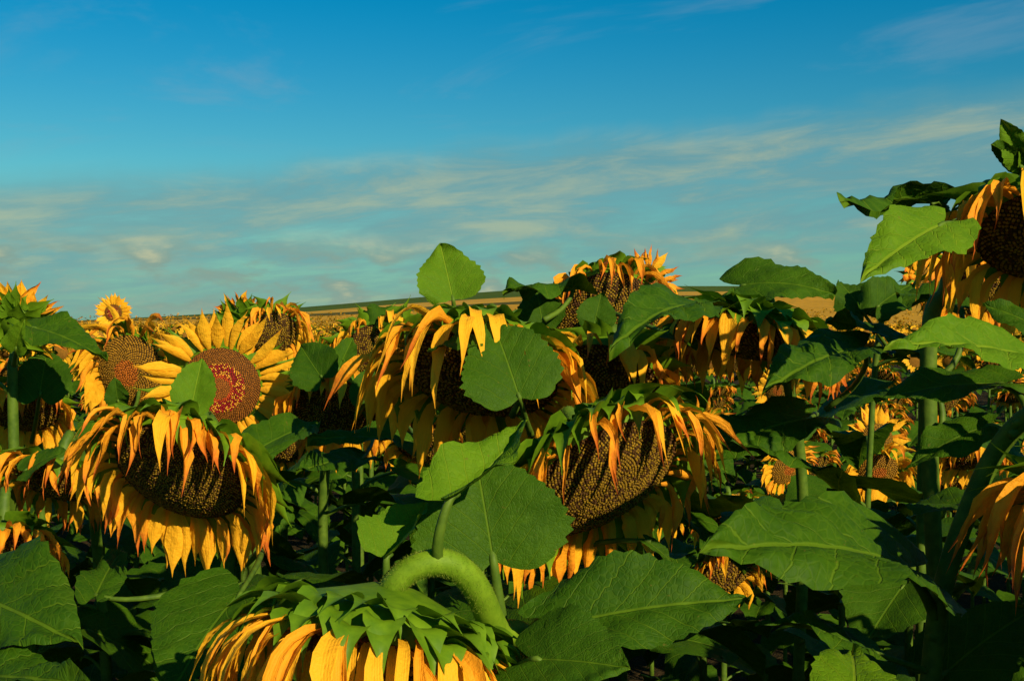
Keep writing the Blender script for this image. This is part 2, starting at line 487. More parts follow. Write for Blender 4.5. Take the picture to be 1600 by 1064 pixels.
def leaf_geo(rng, L, W, fold=0.25, arch=0.5, wave=0.06, lobe=0.2, nv=20, nu=5, edge=0.0, roll=0.0):
    """heart-shaped toothed blade: x across, y base to tip, z upper side; W is the full width, chord length L"""
    hw = 0.5 * W / L
    ph, ph2 = rng.uniform(0, 6.3), rng.uniform(0, 6.3)
    verts, uvs, faces = [], [], []
    us = [i / nu for i in range(-nu, nu + 1)]
    asym = rng.uniform(-0.07, 0.07)
    teeth = [[rng.uniform(0.01, 0.10) if i % 2 else rng.uniform(-0.03, 0.01) for i in range(nv + 1)] for _ in (0, 1)]
    nvein = 5.0
    for i in range(nv + 1):
        v = i / nv
        pr = (0.62 + 0.38 * math.sin(math.pi * min(1, v / 0.52))) if v < 0.26 else (0.62 + 0.38 * math.sin(math.pi * 0.5)) * max(0.0, 1 - ((v - 0.26) / 0.74) ** 1.6) ** 0.95
        pr = max(pr, 0.004)
        for u in us:
            sd_ = 1 if u > 0 else 0
            k = abs(u)
            w = hw * pr * (1 + asym * (1 if u > 0 else -1))
            if k == 1: w *= 1 + teeth[sd_][i]
            x = w * u
            y = v - lobe * math.sin(math.pi * min(1, k * 0.72)) * (1 - v) ** 3.2
            sl = y - 0.95 * (abs(x) ** 0.85 if x else 0)
            puck = abs(math.sin(math.pi * nvein * sl)) * 0.058 * k * (1.15 - k) * 2
            z = abs(x) * math.tan(fold) - edge * x * x + puck + wave * k * k * math.sin(v * 8 + ph + (2.1 if u > 0 else 0)) + wave * 0.5 * math.sin(v * 15 + 4 * u + ph2) * k + rng.uniform(-1, 1) * 0.007 * k
            if roll: z += roll * x
            verts.append(V((x, y, z))); uvs.append((x, y))
    if abs(arch) > 1e-3:
        kx = arch
        for p in verts:
            yy, zz = p.y, p.z
            th = kx * yy
            p.y = math.sin(th) / kx + zz * math.sin(th); p.z = -(1 - math.cos(th)) / kx + zz * math.cos(th)
        ty, tz = math.sin(kx) / kx, -(1 - math.cos(kx)) / kx
        a = -math.atan2(tz, ty); ch = math.hypot(ty, tz); ca, sa = math.cos(a), math.sin(a)
        for p in verts:
            y, z = p.y, p.z
            p.y = (y * ca - z * sa) / ch; p.z = (y * sa + z * ca) / ch; p.x /= ch ** 0.5
    for p in verts: p *= L
    k = 2 * nu + 1
    for i in range(nv):
        for j in range(k - 1):
            faces.append((i * k + j, i * k + j + 1, (i + 1) * k + j + 1, (i + 1) * k + j))
    return verts, faces, uvs


def build_leaf(plant, B, T, W, N, rng, attach, fold=0.25, arch=0.5, wave=0.05, mat='leaf', nv=20, nu=5, pr=0.0038, edge=0.0, lobe=0.2, sag=0.25):
    B, T, N = V(B), V(T), V(N)
    y = T - B; L = y.length; y.normalize(); z = (N - y * N.dot(y)).normalized(); x = y.cross(z)
    v, f, uv = leaf_geo(rng, L, W, fold, arch, wave, lobe, nv, nu, edge)
    M = Matrix((x, y, z)).transposed()
    o = link('leaf', mesh('leaf', [M @ p for p in v], f, MAT[mat], uv), plant, B - plant.location)
    if attach is not None:
        A = V(attach) - B; ln = A.length
        mid = A * 0.5 + UP * ln * -0.02 + (-y) * ln * sag
        path = catmull([A, A * 0.7 + (mid - A * 0.5) * 0.8, A * 0.3 + (mid - A * 0.5) * 0.7, V((0, 0, 0)), y * L * 0.10 + z * -0.002], 3)
        n = len(path)
        tv, tf_, tu = tube(path, [pr * (1.35 - 0.8 * i / n) for i in range(n)], 6)
        link('petiole', mesh('petiole', tv, tf_, MAT['stem'], tu), o)
    return o


def hairs(path, radii, n, rng, length=0.0022, w=0.00016):
    verts, faces = [], []
    m_ = len(path)
    for _ in range(n):
        t = rng.random() * (m_ - 1.001); i = int(t); fct = t - i
        p = path[i].lerp(path[i + 1], fct); d = (path[i + 1] - path[i]).normalized(); r = radii[i] * (1 - fct) + radii[i + 1] * fct
        a = V((rng.gauss(0, 1), rng.gauss(0, 1), rng.gauss(0, 1))); a = (a - d * a.dot(d)).normalized()
        b = d.cross(a); k = rng.random() * 6.28; tw = (b * math.cos(k) + d * math.sin(k)) * w
        root = p + a * r * 0.98
        tip = root + (a + d * rng.uniform(-0.5, 0.5) + b * rng.uniform(-0.4, 0.4)).normalized() * length * rng.uniform(0.5, 1.3)
        o = len(verts); verts += [root - tw, root + tw, tip]; faces.append((o, o + 1, o + 2))
    return verts, faces


GROUP = 'drooping sunflowers in the field'


def terrain(x, y):
    def ss(a, b, t):
        t = min(1, max(0, (t - a) / (b - a))); return t * t * (3 - 2 * t)
    return 14.0 * ss(-160, 40, x) * ss(80, 430, y)


def plant_hero(label, c, n, R, seed, stem=None, base=None, leaves=(), auto=6, sr=0.0095, hair=0, smat='stem', lz=None, grp=GROUP, lsize=0.20, **hk):
    rng = random.Random(seed)
    c = V(c); n = V(n).normalized()
    nh = V((n.x, n.y, 0)); nh = nh.normalized() if nh.length > 0.05 else V((0, -1, 0))
    bk = c - n * R * 0.42
    if base is None: base = (c.x - nh.x * 0.16 + rng.uniform(-0.05, 0.05), c.y - nh.y * 0.16 + 0.03)
    root = bpy.data.objects.new('sunflower', None); col.objects.link(root)
    root.location = (base[0], base[1], 0); root.empty_display_size = 0.1
    tag(root, label, 'sunflower', grp)
    if stem is None:
        if n.z > 0.0:
            stem = [bk - n * 0.10 - UP * 0.10]
        else:
            ap = bk - n * 0.050 + UP * 0.012
            dn = V((base[0], base[1], c.z - 0.12 - 0.2 * abs(n.z)))
            stem = [dn, dn.lerp(ap, 0.55) + UP * 0.035 - nh * 0.015, ap]
    stem = [V(s) for s in stem]
    b0 = V((base[0], base[1], -0.02))
    pts = [b0, b0.lerp(stem[0], 0.5) + V((rng.uniform(-0.02, 0.02), rng.uniform(-0.02, 0.02), 0))] + stem + [bk]
    path = catmull(pts, 7)
    m_ = len(path)
    rad = [sr * (1.15 - 0.30 * i / m_) + (sr * 0.35 * max(0, (i - m_ + 5) / 5)) for i in range(m_)]
    tv, tf_, tu = tube([p - root.location for p in path], rad, 16)
    so_ = link('stem', mesh('stem', tv, tf_, MAT[smat], tu), root)
    if hair:
        k0 = int(m_ * 0.45)
        hv, hf = hairs([p - root.location for p in path[k0:]], rad[k0:], hair, rng)
        tag(link('stem_hair', mesh('stem_hair', hv, hf, MAT['hair']), so_), kind='stuff')
    build_head(root, c, n, R, rng, **hk)
    for lf in leaves:
        lf = dict(lf)
        B = P(*lf.pop('b')); T = P(*lf.pop('t')); W = lf.pop('w') / F * (B - EYE).dot(FWD); N = V(lf.pop('n'))
        at = lf.pop('at', None)
        A = P(*at) if at else min(path[2:], key=lambda p: (p - (B - UP * 0.08)).length)
        build_leaf(root, B, T, W, N, rng, A, **lf)
    ztop = lz if lz is not None else c.z - 0.14
    az = rng.uniform(0, 6.28)
    for i in range(auto):
        z = ztop - (i + rng.uniform(0, 0.6)) * (ztop - 0.35) / max(1, auto)
        p = min(path, key=lambda q_: abs(q_.z - z) + (0 if q_.z < stem[0].z + 0.05 else 1))
        az += 2.4 + rng.uniform(-0.3, 0.3)
        auto_leaf(root, p, az, lsize * rng.uniform(0.8, 1.15), rng)
    return root


def auto_leaf(root, p, az, L, rng, nv=16, nu=4):
    dv = V((math.cos(az), math.sin(az), 0))
    B = p + dv * L * rng.uniform(0.35, 0.55) + UP * L * rng.uniform(0.10, 0.35)
    T = B + dv * L * rng.uniform(0.72, 0.95) - UP * L * rng.uniform(0.15, 0.75)
    build_leaf(root, B, T, L * rng.uniform(0.78, 1.0), UP + dv * 0.3 + V((rng.uniform(-.3, .3), rng.uniform(-.3, .3), 0)), rng, p,
               fold=rng.uniform(0.02, 0.3), arch=rng.uniform(0.2, 1.1), wave=rng.uniform(0.03, 0.07), nv=nv, nu=nu)


# ------------------------------------------------------------------ terrain and far fields
def ray_ground(px, py):
    d = (P(px, py, 1.0) - EYE)
    t = 20.0
    while t < 6000:
        p = EYE + d * t
        if p.z < terrain(p.x, p.y): return p
        t *= 1.004
    return EYE + d * 900


def field_mat(name, c1, c2, c3, sx, sy, tex=0.5):
    m_, t = newmat(name)
    oc = t.n('ShaderNodeTexCoord').outputs['Object']
    s = t.sep(oc)
    n1 = t.noise(t.xyz(t.m('MULTIPLY', s[0], sx), t.m('MULTIPLY', s[1], sy), 0.0), 1.0, 6, 0.65)
    n2 = t.noise(oc, tex, 5, 0.7)
    c = t.mix(t.ss(n1, 0.3, 0.7), c1, c2)
    c = t.mix(t.ss(n2, 0.45, 0.7, 0.0, 0.7), c, c3)
    finish(t, c, 0.9, 0.05, n2, 0.6, 0.3)
    return m_


SOIL = field_mat('soil', (0.026, 0.018, 0.008), (0.042, 0.028, 0.012), (0.016, 0.018, 0.006), 0.9, 0.9, 9.0)
GOLD = field_mat('far_sunflowers', (0.46, 0.24, 0.020), (0.36, 0.19, 0.018), (0.16, 0.12, 0.012), 0.05, 0.05, 0.55)
STUB = field_mat('stubble', (0.42, 0.24, 0.03), (0.36, 0.20, 0.026), (0.28, 0.17, 0.022), 0.02, 0.08, 0.2)
DARKF = field_mat('dark_band', (0.07, 0.06, 0.012), (0.05, 0.055, 0.010), (0.09, 0.07, 0.012), 0.02, 0.1, 0.2)  # dark olive-brown band between the two golden fields
GREENF = field_mat('green_crop', (0.044, 0.076, 0.008), (0.060, 0.088, 0.009), (0.040, 0.068, 0.007), 0.008, 0.05, 0.12)

xs = sorted(set([-4000, -2500, -1500, -900, -600] + list(range(-450, 451, 15)) + [600, 900, 1500, 2500, 4000] + list(range(-60, 61, 5))))


def boundary(pix):
    pts = sorted(((p.x, p.y) for p in (ray_ground(*q) for q in pix)))
    return lambda x: float(np.interp(x, [a for a, _ in pts], [b for _, b in pts]))


B1 = boundary([(300, 499), (430, 496), (520, 493), (600, 489), (660, 485), (760, 478), (900, 471), (1050, 466), (1400, 462)])
B2 = boundary([(300, 496), (430, 493), (520, 489), (600, 484), (660, 480), (760, 474), (900, 466), (1050, 462), (1400, 459)])
B3 = boundary([(300, 495), (430, 491), (520, 484), (600, 477), (660, 473), (760, 467), (900, 460), (1050, 456), (1400, 454)])


def strip(name, lo, hi, ny, mat, ease=1.0):
    verts, faces = [], []
    for j in range(ny + 1):
        t = (j / ny) ** ease
        for x in xs:
            y = lo(x) * (1 - t) + hi(x) * t
            verts.append((x, y, terrain(x, y)))
    w = len(xs)
    for j in range(ny):
        for i in range(w - 1):
            faces.append((j * w + i, j * w + i + 1, (j + 1) * w + i + 1, (j + 1) * w + i))
    return tag(link(name, mesh(name, verts, faces, mat)), kind='structure')


FARY = lambda x: 45.0
strip('ground', lambda x: -80.0, FARY, 12, SOIL)
g1 = lambda x: max(60.0, min(B1(x), 360.0)); g2 = lambda x: max(g1(x) + 4, min(B2(x), 385.0)); g3 = lambda x: max(g2(x) + 8, min(B3(x), 410.0))
strip('far_sunflower_field', FARY, g1, 16, GOLD)
strip('dark_strip', g1, g2, 4, DARKF)
strip('stubble_field', g2, g3, 6, STUB)
strip('green_hill_field', g3, lambda x: 440.0, 10, GREENF)
strip('hill_beyond', lambda x: 440.0, lambda x: 6000.0, 16, GREENF, 2.5)

# ------------------------------------------------------------------ the near sunflowers, one by one
CAMN = (0.0, -1.0, 0.15)


def lf(b, t, w, n, **k):
    return dict(b=b, t=t, w=w, n=n, **k)


# big head seen from behind its crown, on a hooked hairy stem
plant_hero('large head hanging face down from a thick hairy hooked green stem, petals fringing it', P(600, 1003, 1.05), (-0.20, -0.30, -0.93), 0.102, 11,
           base=(0.03, 1.22), stem=[P(835, 1090, 1.16), P(775, 985, 1.10), P(742, 915, 1.06), P(700, 880, 1.04), P(648, 886, 1.035), P(612, 918, 1.04)],
           sr=0.0128, hair=4500, auto=9, lz=0.95, droop=0.50, fwd=0.30, wilt=0.2, petals=72, pl=0.115, pw=0.021, rings=3, bracts=66, bl=0.054, bw=0.034, back=0.10, bdroop=0.36, smat='stem_young', nfl=500,
           leaves=[lf((702, 782, 1.02), (826, 655, 1.10), 125, (-0.55, -0.75, 0.35), fold=0.55, arch=-0.5, mat='leaf_young', at=(697, 884, 1.05), pr=0.005),
                   lf((771, 876, 1.10), (742, 706, 1.14), 245, (0.05, -1.0, 0.25), fold=0.12, arch=0.5, wave=0.03, mat='leaf', at=(790, 1010, 1.12), pr=0.0055, nv=26, nu=6, lobe=0.12, sag=0.02),
                   lf((604, 872, 1.04), (668, 785, 1.08), 105, (-0.5, -0.7, 0.5), fold=0.75, arch=-0.6, mat='leaf_young', at=(604, 940, 1.05), pr=0.004, sag=0.0),
                   lf((903, 970, 1.06), (1172, 938, 1.06), 180, (0.0, -0.62, 0.8), fold=0.22, arch=0.35, wave=0.05, at=(830, 1075, 1.15), nv=26, nu=6, lobe=0.34),
                   lf((832, 1030, 0.98), (985, 1045, 0.93), 190, (-0.1, -0.6, 0.8), fold=0.1, arch=0.3, wave=0.04, at=(840, 1120, 1.14), nv=24, nu=6, lobe=0.3)])
# right-centre head, disc lit
plant_hero('drooping head with broad brown seed disc, torn red-tipped petals, round leaf in front', P(940, 748, 1.36), (0.42, -0.62, -0.66), 0.102, 23,
           droop=0.56, fwd=0.05, wilt=0.55, petals=51, pl=0.092, pw=0.022, missing=0.0, bracts=76, bl=0.068, bw=0.046, back=0.0, bdroop=0.42, nfl=2600, auto=10, hair=1500,
           leaves=[lf((1010, 845, 1.42), (1050, 878, 1.42), 24, (0, -0.6, 0.8), arch=0.3)])
# left head
plant_hero('drooping head with ragged orange petals and dark disc below the wide open flower', P(282, 738, 1.5), (-0.20, -0.74, -0.64), 0.090, 37,
           droop=0.56, fwd=0.05, wilt=0.5, petals=56, pl=0.086, pw=0.027, missing=0.06, bracts=60, bl=0.06, bw=0.048, back=0.0, bdroop=0.42, nfl=2200, auto=9, hair=800,
           leaves=[lf((300, 634, 1.5), (316, 560, 1.53), 70, (0.1, -1, 0.2), fold=0.35, arch=0.2, mat='leaf_young', at=(306, 668, 1.52), sag=0.0),
                   lf((404, 702, 1.62), (500, 662, 1.75), 100, (0.0, -0.55, 0.85), fold=0.15, arch=0.3, at=(370, 745, 1.68)),
                   lf((376, 926, 1.36), (268, 1085, 1.22), 215, (-0.15, -0.62, 0.75), fold=0.1, arch=0.4, wave=0.03, at=(385, 880, 1.6), nv=26, nu=6),
                   lf((150, 930, 1.6), (190, 862, 1.75), 70, (0.1, -0.7, 0.7), fold=0.15, arch=0.3, at=(330, 900, 1.65))])
# open flower facing the lens
plant_hero('wide open golden sunflower with crimson ringed disc', P(345, 604, 2.12), (0.08, -0.96, -0.14), 0.074, 41,
           droop=0.012, fwd=0.16, wilt=0.0, petals=46, pl=0.080, pw=0.019, bracts=33, bl=0.07, bw=0.03, back=0.0, bdroop=0.02, disc='fresh', nfl=1500, auto=9, cup=0.15, curl=-0.02)
plant_hero('half wilted head with reddish disc centre leaning beside the wide open flower', P(206, 580, 2.5), (-0.25, -0.93, -0.18), 0.082, 43,
           droop=0.34, fwd=0.2, wilt=0.25, petals=46, pl=0.08, pw=0.029, missing=0.08, bracts=33, bl=0.04, back=-0.1, bdroop=0.35, disc='mid', nfl=900, auto=9,
           leaves=[lf((185, 628, 2.3), (180, 590, 2.3), 38, CAMN, fold=0.2)])
plant_hero('small head nodding straight down under a leafy bud, short petals over its disc', P(34, 640, 2.2), (0.1, -0.62, -0.70), 0.068, 47,
           droop=0.56, fwd=0.05, wilt=0.2, petals=41, pl=0.06, pw=0.026, bracts=30, bl=0.04, back=0.1, nfl=800, auto=9,
           leaves=[lf((62, 618, 2.0), (75, 546, 2.05), 92, (0.1, -1, 0.2), fold=0.15, arch=0.3, at=(50, 690, 2.25), sag=0.0)])
plant_hero('sunflower turned away showing its green back, petals standing up behind', P(30, 506, 2.0), (0.12, 0.80, 0.55), 0.040, 53,
           stem=[P(20, 640, 1.98), P(22, 560, 1.97)], base=(-0.87, 1.98), sr=0.009,
           droop=0.02, fwd=0.5, wilt=0.5, petals=36, pl=0.048, pw=0.020, bracts=36, bl=0.034, bw=0.030, back=-0.3, bdroop=0.02, nfl=300, auto=8, curl=0.1,
           leaves=[lf((52, 512, 1.88), (168, 566, 1.8), 80, (0.2, -0.45, 0.85), fold=0.1, arch=0.4, at=(24, 555, 1.85)),
                   lf((25, 545, 1.8), (38, 500, 1.78), 40, CAMN, fold=0.3, mat='leaf_young', at=(22, 570, 1.85), sag=0.0)])
plant_hero('small shrivelled dark head left of the ragged drooping head', P(84, 752, 1.85), (-0.15, -0.60, -0.76), 0.060, 59,
           droop=0.52, fwd=0.05, wilt=0.85, petals=43, pl=0.07, pw=0.022, bracts=30, bl=0.05, back=0.1, bdroop=0.42, nfl=600, auto=9, lsize=0.19,
           leaves=[lf((40, 735, 1.75), (105, 705, 1.75), 60, (0, -0.5, 0.85), fold=0.1, arch=0.4)])
plant_hero('shaded hanging head low over the large dark corner leaves', P(2, 850, 1.75), (0.1, -0.5, -0.85), 0.058, 61,
           droop=0.52, fwd=0.05, wilt=0.8, petals=39, pl=0.065, pw=0.024, bracts=27, bl=0.045, nfl=500, auto=8,
           leaves=[lf((-60, 925, 1.2), (127, 1010, 1.08), 205, (-0.1, -0.6, 0.8), fold=0.12, arch=0.4, nv=24, nu=6, at=(-70, 1000, 1.5)),
                   lf((-60, 1060, 1.1), (150, 1078, 1.0), 110, (0.1, -0.55, 0.85), fold=0.1, arch=0.3, nv=24, nu=6, at=(-90, 1090, 1.5))])
# behind, left of centre
plant_hero('nodding head with spiral seed disc beside two upright heart leaves', P(524, 640, 2.1), (0.06, -0.74, -0.62), 0.076, 67,
           droop=0.56, fwd=0.05, wilt=0.4, petals=43, pl=0.064, pw=0.027, bracts=30, bl=0.045, back=0.1, nfl=1000, auto=9,
           leaves=[lf((503, 590, 2.0), (470, 540, 2.05), 82, (-0.1, -1, 0.25), fold=0.25, arch=0.3, at=(515, 610, 2.15), sag=0.0),
                   lf((528, 578, 2.05), (552, 528, 2.1), 46, CAMN, fold=0.25, arch=0.2, at=(525, 612, 2.15), sag=0.0),
                   lf((572, 628, 2.0), (600, 572, 2.05), 64, (0.1, -0.9, 0.4), fold=0.2, arch=0.3, at=(550, 660, 2.15), sag=0.0),
                   lf((565, 718, 1.8), (462, 742, 1.65), 75, (0, -0.6, 0.8), fold=0.1, arch=0.4),
                   lf((640, 690, 1.9), (480, 690, 1.8), 70, (0.05, -0.45, 0.9), fold=0.1, arch=0.4)])
plant_hero('brown seed disc tilted sideways behind the head with two upright leaves', P(592, 550, 2.55), (0.30, -0.76, -0.46), 0.080, 71,
           droop=0.54, fwd=0.05, wilt=0.35, petals=43, pl=0.06, pw=0.026, missing=0.1, bracts=33, bl=0.055, back=0.15, nfl=1000, auto=8,
           leaves=[lf((590, 505, 2.5), (630, 480, 2.55), 60, (0, -0.5, 0.8), fold=0.2, wave=0.1)])
# centre
plant_hero('large drooping head, shaded black disc, long yellow petals and an upright crown leaf', P(752, 584, 1.6), (-0.15, -0.56, -0.78), 0.110, 73,
           droop=0.42, fwd=0.15, wilt=0.15, petals=48, pl=0.120, pw=0.032, missing=0.04, bracts=56, bl=0.060, bw=0.048, back=0.0, bdroop=0.40, nfl=1300, auto=9, hair=800,
           leaves=[lf((708, 468, 1.66), (688, 382, 1.70), 108, (0.15, -1, 0.2), fold=0.22, arch=0.15, wave=0.05, mat='leaf_young', at=(712, 500, 1.68), lobe=0.05, sag=0.0),
                   lf((812, 622, 1.40), (768, 500, 1.46), 158, (0.12, -1, 0.15), fold=0.12, arch=0.45, wave=0.03, nv=26, nu=6, at=(830, 680, 1.5), lobe=0.08, sag=0.0),
                   lf((748, 535, 1.44), (668, 550, 1.46), 52, (0, -0.35, 0.9), fold=0.1, at=(800, 650, 1.5)),
                   lf((895, 452, 1.85), (786, 462, 1.72), 92, (0.0, 0.10, 1), fold=-0.1, arch=0.5, wave=0.09, at=(850, 500, 1.8)),
                   lf((848, 505, 1.85), (838, 452, 1.88), 75, (0, -1, 0.4), fold=0.2, wave=0.08, at=(850, 530, 1.8), sag=0.0)])
plant_hero('tall head with orange shrivelled fringe under flat crown leaves', P(950, 502, 2.02), (0.02, -0.86, -0.42), 0.096, 79,
           droop=0.56, fwd=0.05, wilt=0.6, petals=51, pl=0.064, pw=0.024, bracts=39, bl=0.050, back=-0.05, bdroop=0.40, nfl=1600, auto=9, missing=0.05,
           leaves=[lf((928, 508, 1.8), (940, 458, 1.82), 62, CAMN, fold=0.3, arch=0.1, at=(930, 525, 1.84), sag=0.0),
                   lf((905, 440, 2.1), (955, 420, 2.1), 60, (0, -0.4, 0.9), fold=-0.1, arch=0.8),
                   lf((955, 438, 2.1), (1000, 425, 2.1), 50, (0, -0.4, 0.9), fold=-0.1, arch=0.8),
                   lf((1085, 478, 1.62), (952, 552, 1.42), 104, (-0.05, -0.62, 0.78), fold=0.12, arch=0.6, wave=0.05, nv=24, at=(1050, 560, 1.85)),
                   lf((1040, 520, 1.75), (1090, 545, 1.72), 50, (0.1, -0.5, 0.85), fold=0.2)])
plant_hero('little dry head with spiky petals atop the orange fringed head', P(1012, 442, 2.3), (0.35, -0.9, 0.12), 0.034, 83,
           sr=0.008, droop=0.01, fwd=0.4, wilt=0.8, petals=31, pl=0.042, pw=0.015, bracts=24, bl=0.03, bw=0.02, disc='mid', nfl=300, auto=8)
plant_hero('black shaded head wedged below the orange fringed head, few petals', P(945, 590, 1.8), (-0.22, -0.62, -0.75), 0.084, 89,
           droop=0.56, fwd=0.05, wilt=0.4, petals=36, pl=0.08, pw=0.032, missing=0.15, bracts=33, bl=0.05, nfl=900, auto=9)
plant_hero('crumpled orange head peeping from under a broad tipped leaf', P(1020, 568, 1.95), (0.35, -0.60, -0.72), 0.045, 97,
           droop=0.50, fwd=0.05, wilt=0.8, petals=43, pl=0.06, pw=0.022, bracts=24, bl=0.04, nfl=500, auto=8)
plant_hero('nodding head seen edge-on under a cupped wrinkled leaf, petals hanging', P(1172, 528, 1.78), (-0.22, -0.22, -0.95), 0.096, 101,
           droop=0.50, fwd=0.05, wilt=0.45, petals=48, pl=0.088, pw=0.030, bracts=56, bl=0.055, bw=0.046, back=0.2, bdroop=0.42, nfl=900, auto=9,
           leaves=[lf((1160, 446, 1.78), (1305, 462, 1.72), 120, (-0.1, -0.62, 0.78), fold=0.05, arch=0.7, wave=0.06, mat='leaf', at=(1175, 480, 1.8), nv=24, lobe=0.3),
                   lf((1146, 488, 1.74), (1146, 448, 1.76), 34, CAMN, fold=0.2, at=(1160, 495, 1.76), sag=0.0),
                   lf((1140, 485, 1.7), (1085, 472, 1.66), 45, (0, -0.2, 1), fold=0.1),
                   lf((1260, 655, 1.72), (1080, 735, 1.6), 130, (0.0, -0.4, 0.9), fold=0.1, arch=0.5),
                   lf((1310, 770, 1.7), (1130, 690, 1.6), 120, (0.0, -0.2, 0.95), fold=0.1, arch=0.5),
                   lf((1348, 545, 1.52), (1190, 618, 1.36), 112, (0.0, -0.55, 0.83), fold=0.1, arch=0.5, nv=24, at=(1290, 640, 1.75))])
# right
plant_hero('tallest sunflower, leafy shoot on its crown and long hanging golden petals', P(1638, 366, 1.32), (-0.16, -0.60, -0.78), 0.078, 103,
           base=(0.58, 1.52), stem=[P(1450, 600, 1.46), P(1480, 450, 1.44), P(1500, 370, 1.42), P(1545, 292, 1.40)], sr=0.0105,
           droop=0.52, fwd=0.05, wilt=0.5, petals=46, pl=0.105, pw=0.028, missing=0.05, bracts=39, bl=0.065, bw=0.036, back=0.2, bdroop=0.42, nfl=900, auto=0, hair=800,
           leaves=[lf((1468, 316, 1.40), (1318, 325, 1.22), 74, (0.05, 0.62, 0.78), fold=-0.15, arch=0.2, wave=0.05, at=(1498, 372, 1.42)),
                   lf((1474, 350, 1.22), (1345, 438, 1.10), 122, (-0.25, -0.85, 0.45), fold=0.1, arch=0.35, wave=0.03, nv=24, mat='leaf_young', at=(1490, 392, 1.42)),
                   lf((1520, 306, 1.38), (1480, 356, 1.36), 48, (-0.3, 0.4, 0.8), fold=0.2, at=(1520, 322, 1.41)),
                   lf((1466, 322, 1.42), (1508, 300, 1.42), 30, (0, -0.3, 1), fold=0.2, at=(1490, 385, 1.42)),
                   lf((1597, 250, 1.36), (1564, 186, 1.34), 52, (-0.5, -0.8, 0.3), fold=0.5, mat='leaf_young', at=(1600, 300, 1.38), sag=0.0),
                   lf((1597, 262, 1.36), (1548, 226, 1.33), 40, (0, 0.5, 0.8), fold=0.3, at=(1600, 300, 1.38), sag=0.0),
                   lf((1602, 250, 1.36), (1625, 180, 1.36), 50, (0.4, -0.9, 0.3), fold=0.4, mat='leaf_young', at=(1600, 300, 1.38), sag=0.0),
                   lf((1500, 480, 1.5), (1400, 460, 1.6), 110, (0, -0.4, 0.9), fold=0.1, wave=0.1),
                   lf((1440, 560, 1.5), (1290, 500, 1.6), 120, (0, 0.2, 1), fold=0.1, wave=0.06)])
plant_hero('limp orange petals of a head hanging beside a leaning dark stem', P(1735, 795, 1.12), (-0.35, -0.42, -0.84), 0.062, 107,
           base=(0.42, 1.34), stem=[P(1452, 1075, 1.30), P(1478, 900, 1.28), P(1540, 735, 1.26), P(1600, 655, 1.22), P(1650, 650, 1.18)], sr=0.011,
           droop=0.52, fwd=0.05, wilt=0.95, petals=43, pl=0.120, pw=0.024, bracts=33, bl=0.06, nfl=500, auto=2, lz=0.7, hair=1500,
           leaves=[lf((1612, 560, 1.12), (1382, 543, 1.0), 128, (0.02, -0.60, 0.80), fold=0.1, arch=0.3, wave=0.025, nv=26, nu=6, mat='leaf_young', at=(1585, 665, 1.22)),
                   lf((1660, 535, 1.2), (1535, 478, 1.25), 90, (0, -0.6, 0.8), fold=0.1, at=(1610, 655, 1.22)),
                   lf((1412, 886, 1.24), (1092, 866, 1.06), 235, (0.0, -0.58, 0.82), fold=0.1, arch=0.5, wave=0.04, nv=28, nu=6, at=(1455, 1000, 1.29), pr=0.006, lobe=0.3),
                   lf((1335, 1105, 1.05), (1330, 1022, 1.2), 150, (0, -0.5, 0.85), fold=0.05, arch=0.5, mat='leaf_young', at=(1440, 1120, 1.3)),
                   lf((1350, 1015, 1.25), (1180, 975, 1.2), 70, (0, -0.3, 0.95), fold=0.1, at=(1455, 1050, 1.3)),
                   lf((1478, 1050, 1.32), (1610, 955, 1.35), 150, (-0.1, -0.6, 0.8), fold=0.1, at=(1455, 1065, 1.3)),
                   lf((1565, 600, 1.3), (1368, 630, 1.34), 120, (0, -0.35, 0.93), fold=0.1, at=(1580, 680, 1.22)),
                   lf((1545, 665, 1.3), (1415, 735, 1.3), 90, (0, -0.4, 0.9), fold=0.1, at=(1560, 700, 1.24)),
                   lf((1500, 790, 1.32), (1400, 800, 1.4), 110, (0, -0.3, 0.9), fold=0.1, at=(1510, 800, 1.27))])
plant_hero('orange head hidden behind the tallest sunflower', P(1528, 448, 1.95), (0.0, -0.82, -0.5), 0.055, 109,
           droop=0.56, fwd=0.05, wilt=0.4, petals=41, pl=0.07, pw=0.030, bracts=27, bl=0.045, nfl=500, auto=8)
plant_hero('small dry spiky head among crinkled leaves, sideways to the field', P(1444, 436, 2.4), (0.55, -0.7, 0.2), 0.030, 113,
           sr=0.007, droop=0.05, fwd=0.3, wilt=0.8, petals=29, pl=0.06, pw=0.02, bracts=24, bl=0.05, bw=0.018, disc='mid', nfl=250, auto=7,
           leaves=[lf((1350, 490, 2.2), (1310, 440, 2.25), 80, (0, -0.8, 0.6), fold=0.1, wave=0.12, nv=24),
                   lf((1370, 480, 2.15), (1425, 445, 2.2), 80, (0.1, -0.7, 0.7), fold=0.1, wave=0.12, nv=24)])
plant_hero('small sunlit flower glowing in a gap of the dark leaves', P(1372, 735, 3.2), (0.0, -0.85, -0.45), 0.055, 127,
           droop=0.25, fwd=0.2, wilt=0.1, petals=39, pl=0.065, pw=0.03, bracts=24, disc='mid', nfl=400, auto=8)
plant_hero('small flower with upright petals above the glowing one in the gap', P(1372, 682, 3.5), (0.0, -0.8, 0.45), 0.045, 131,
           sr=0.008, droop=0.02, fwd=0.4, wilt=0.2, petals=36, pl=0.06, pw=0.022, bracts=24, disc='mid', nfl=300, auto=7)
plant_hero('yellow fringed head low in the shade near the leaning dark stem', P(1520, 712, 2.6), (0.1, -0.6, -0.8), 0.06, 137,
           droop=0.55, fwd=0.05, wilt=0.2, petals=39, pl=0.06, pw=0.026, bracts=24, nfl=400, auto=8)
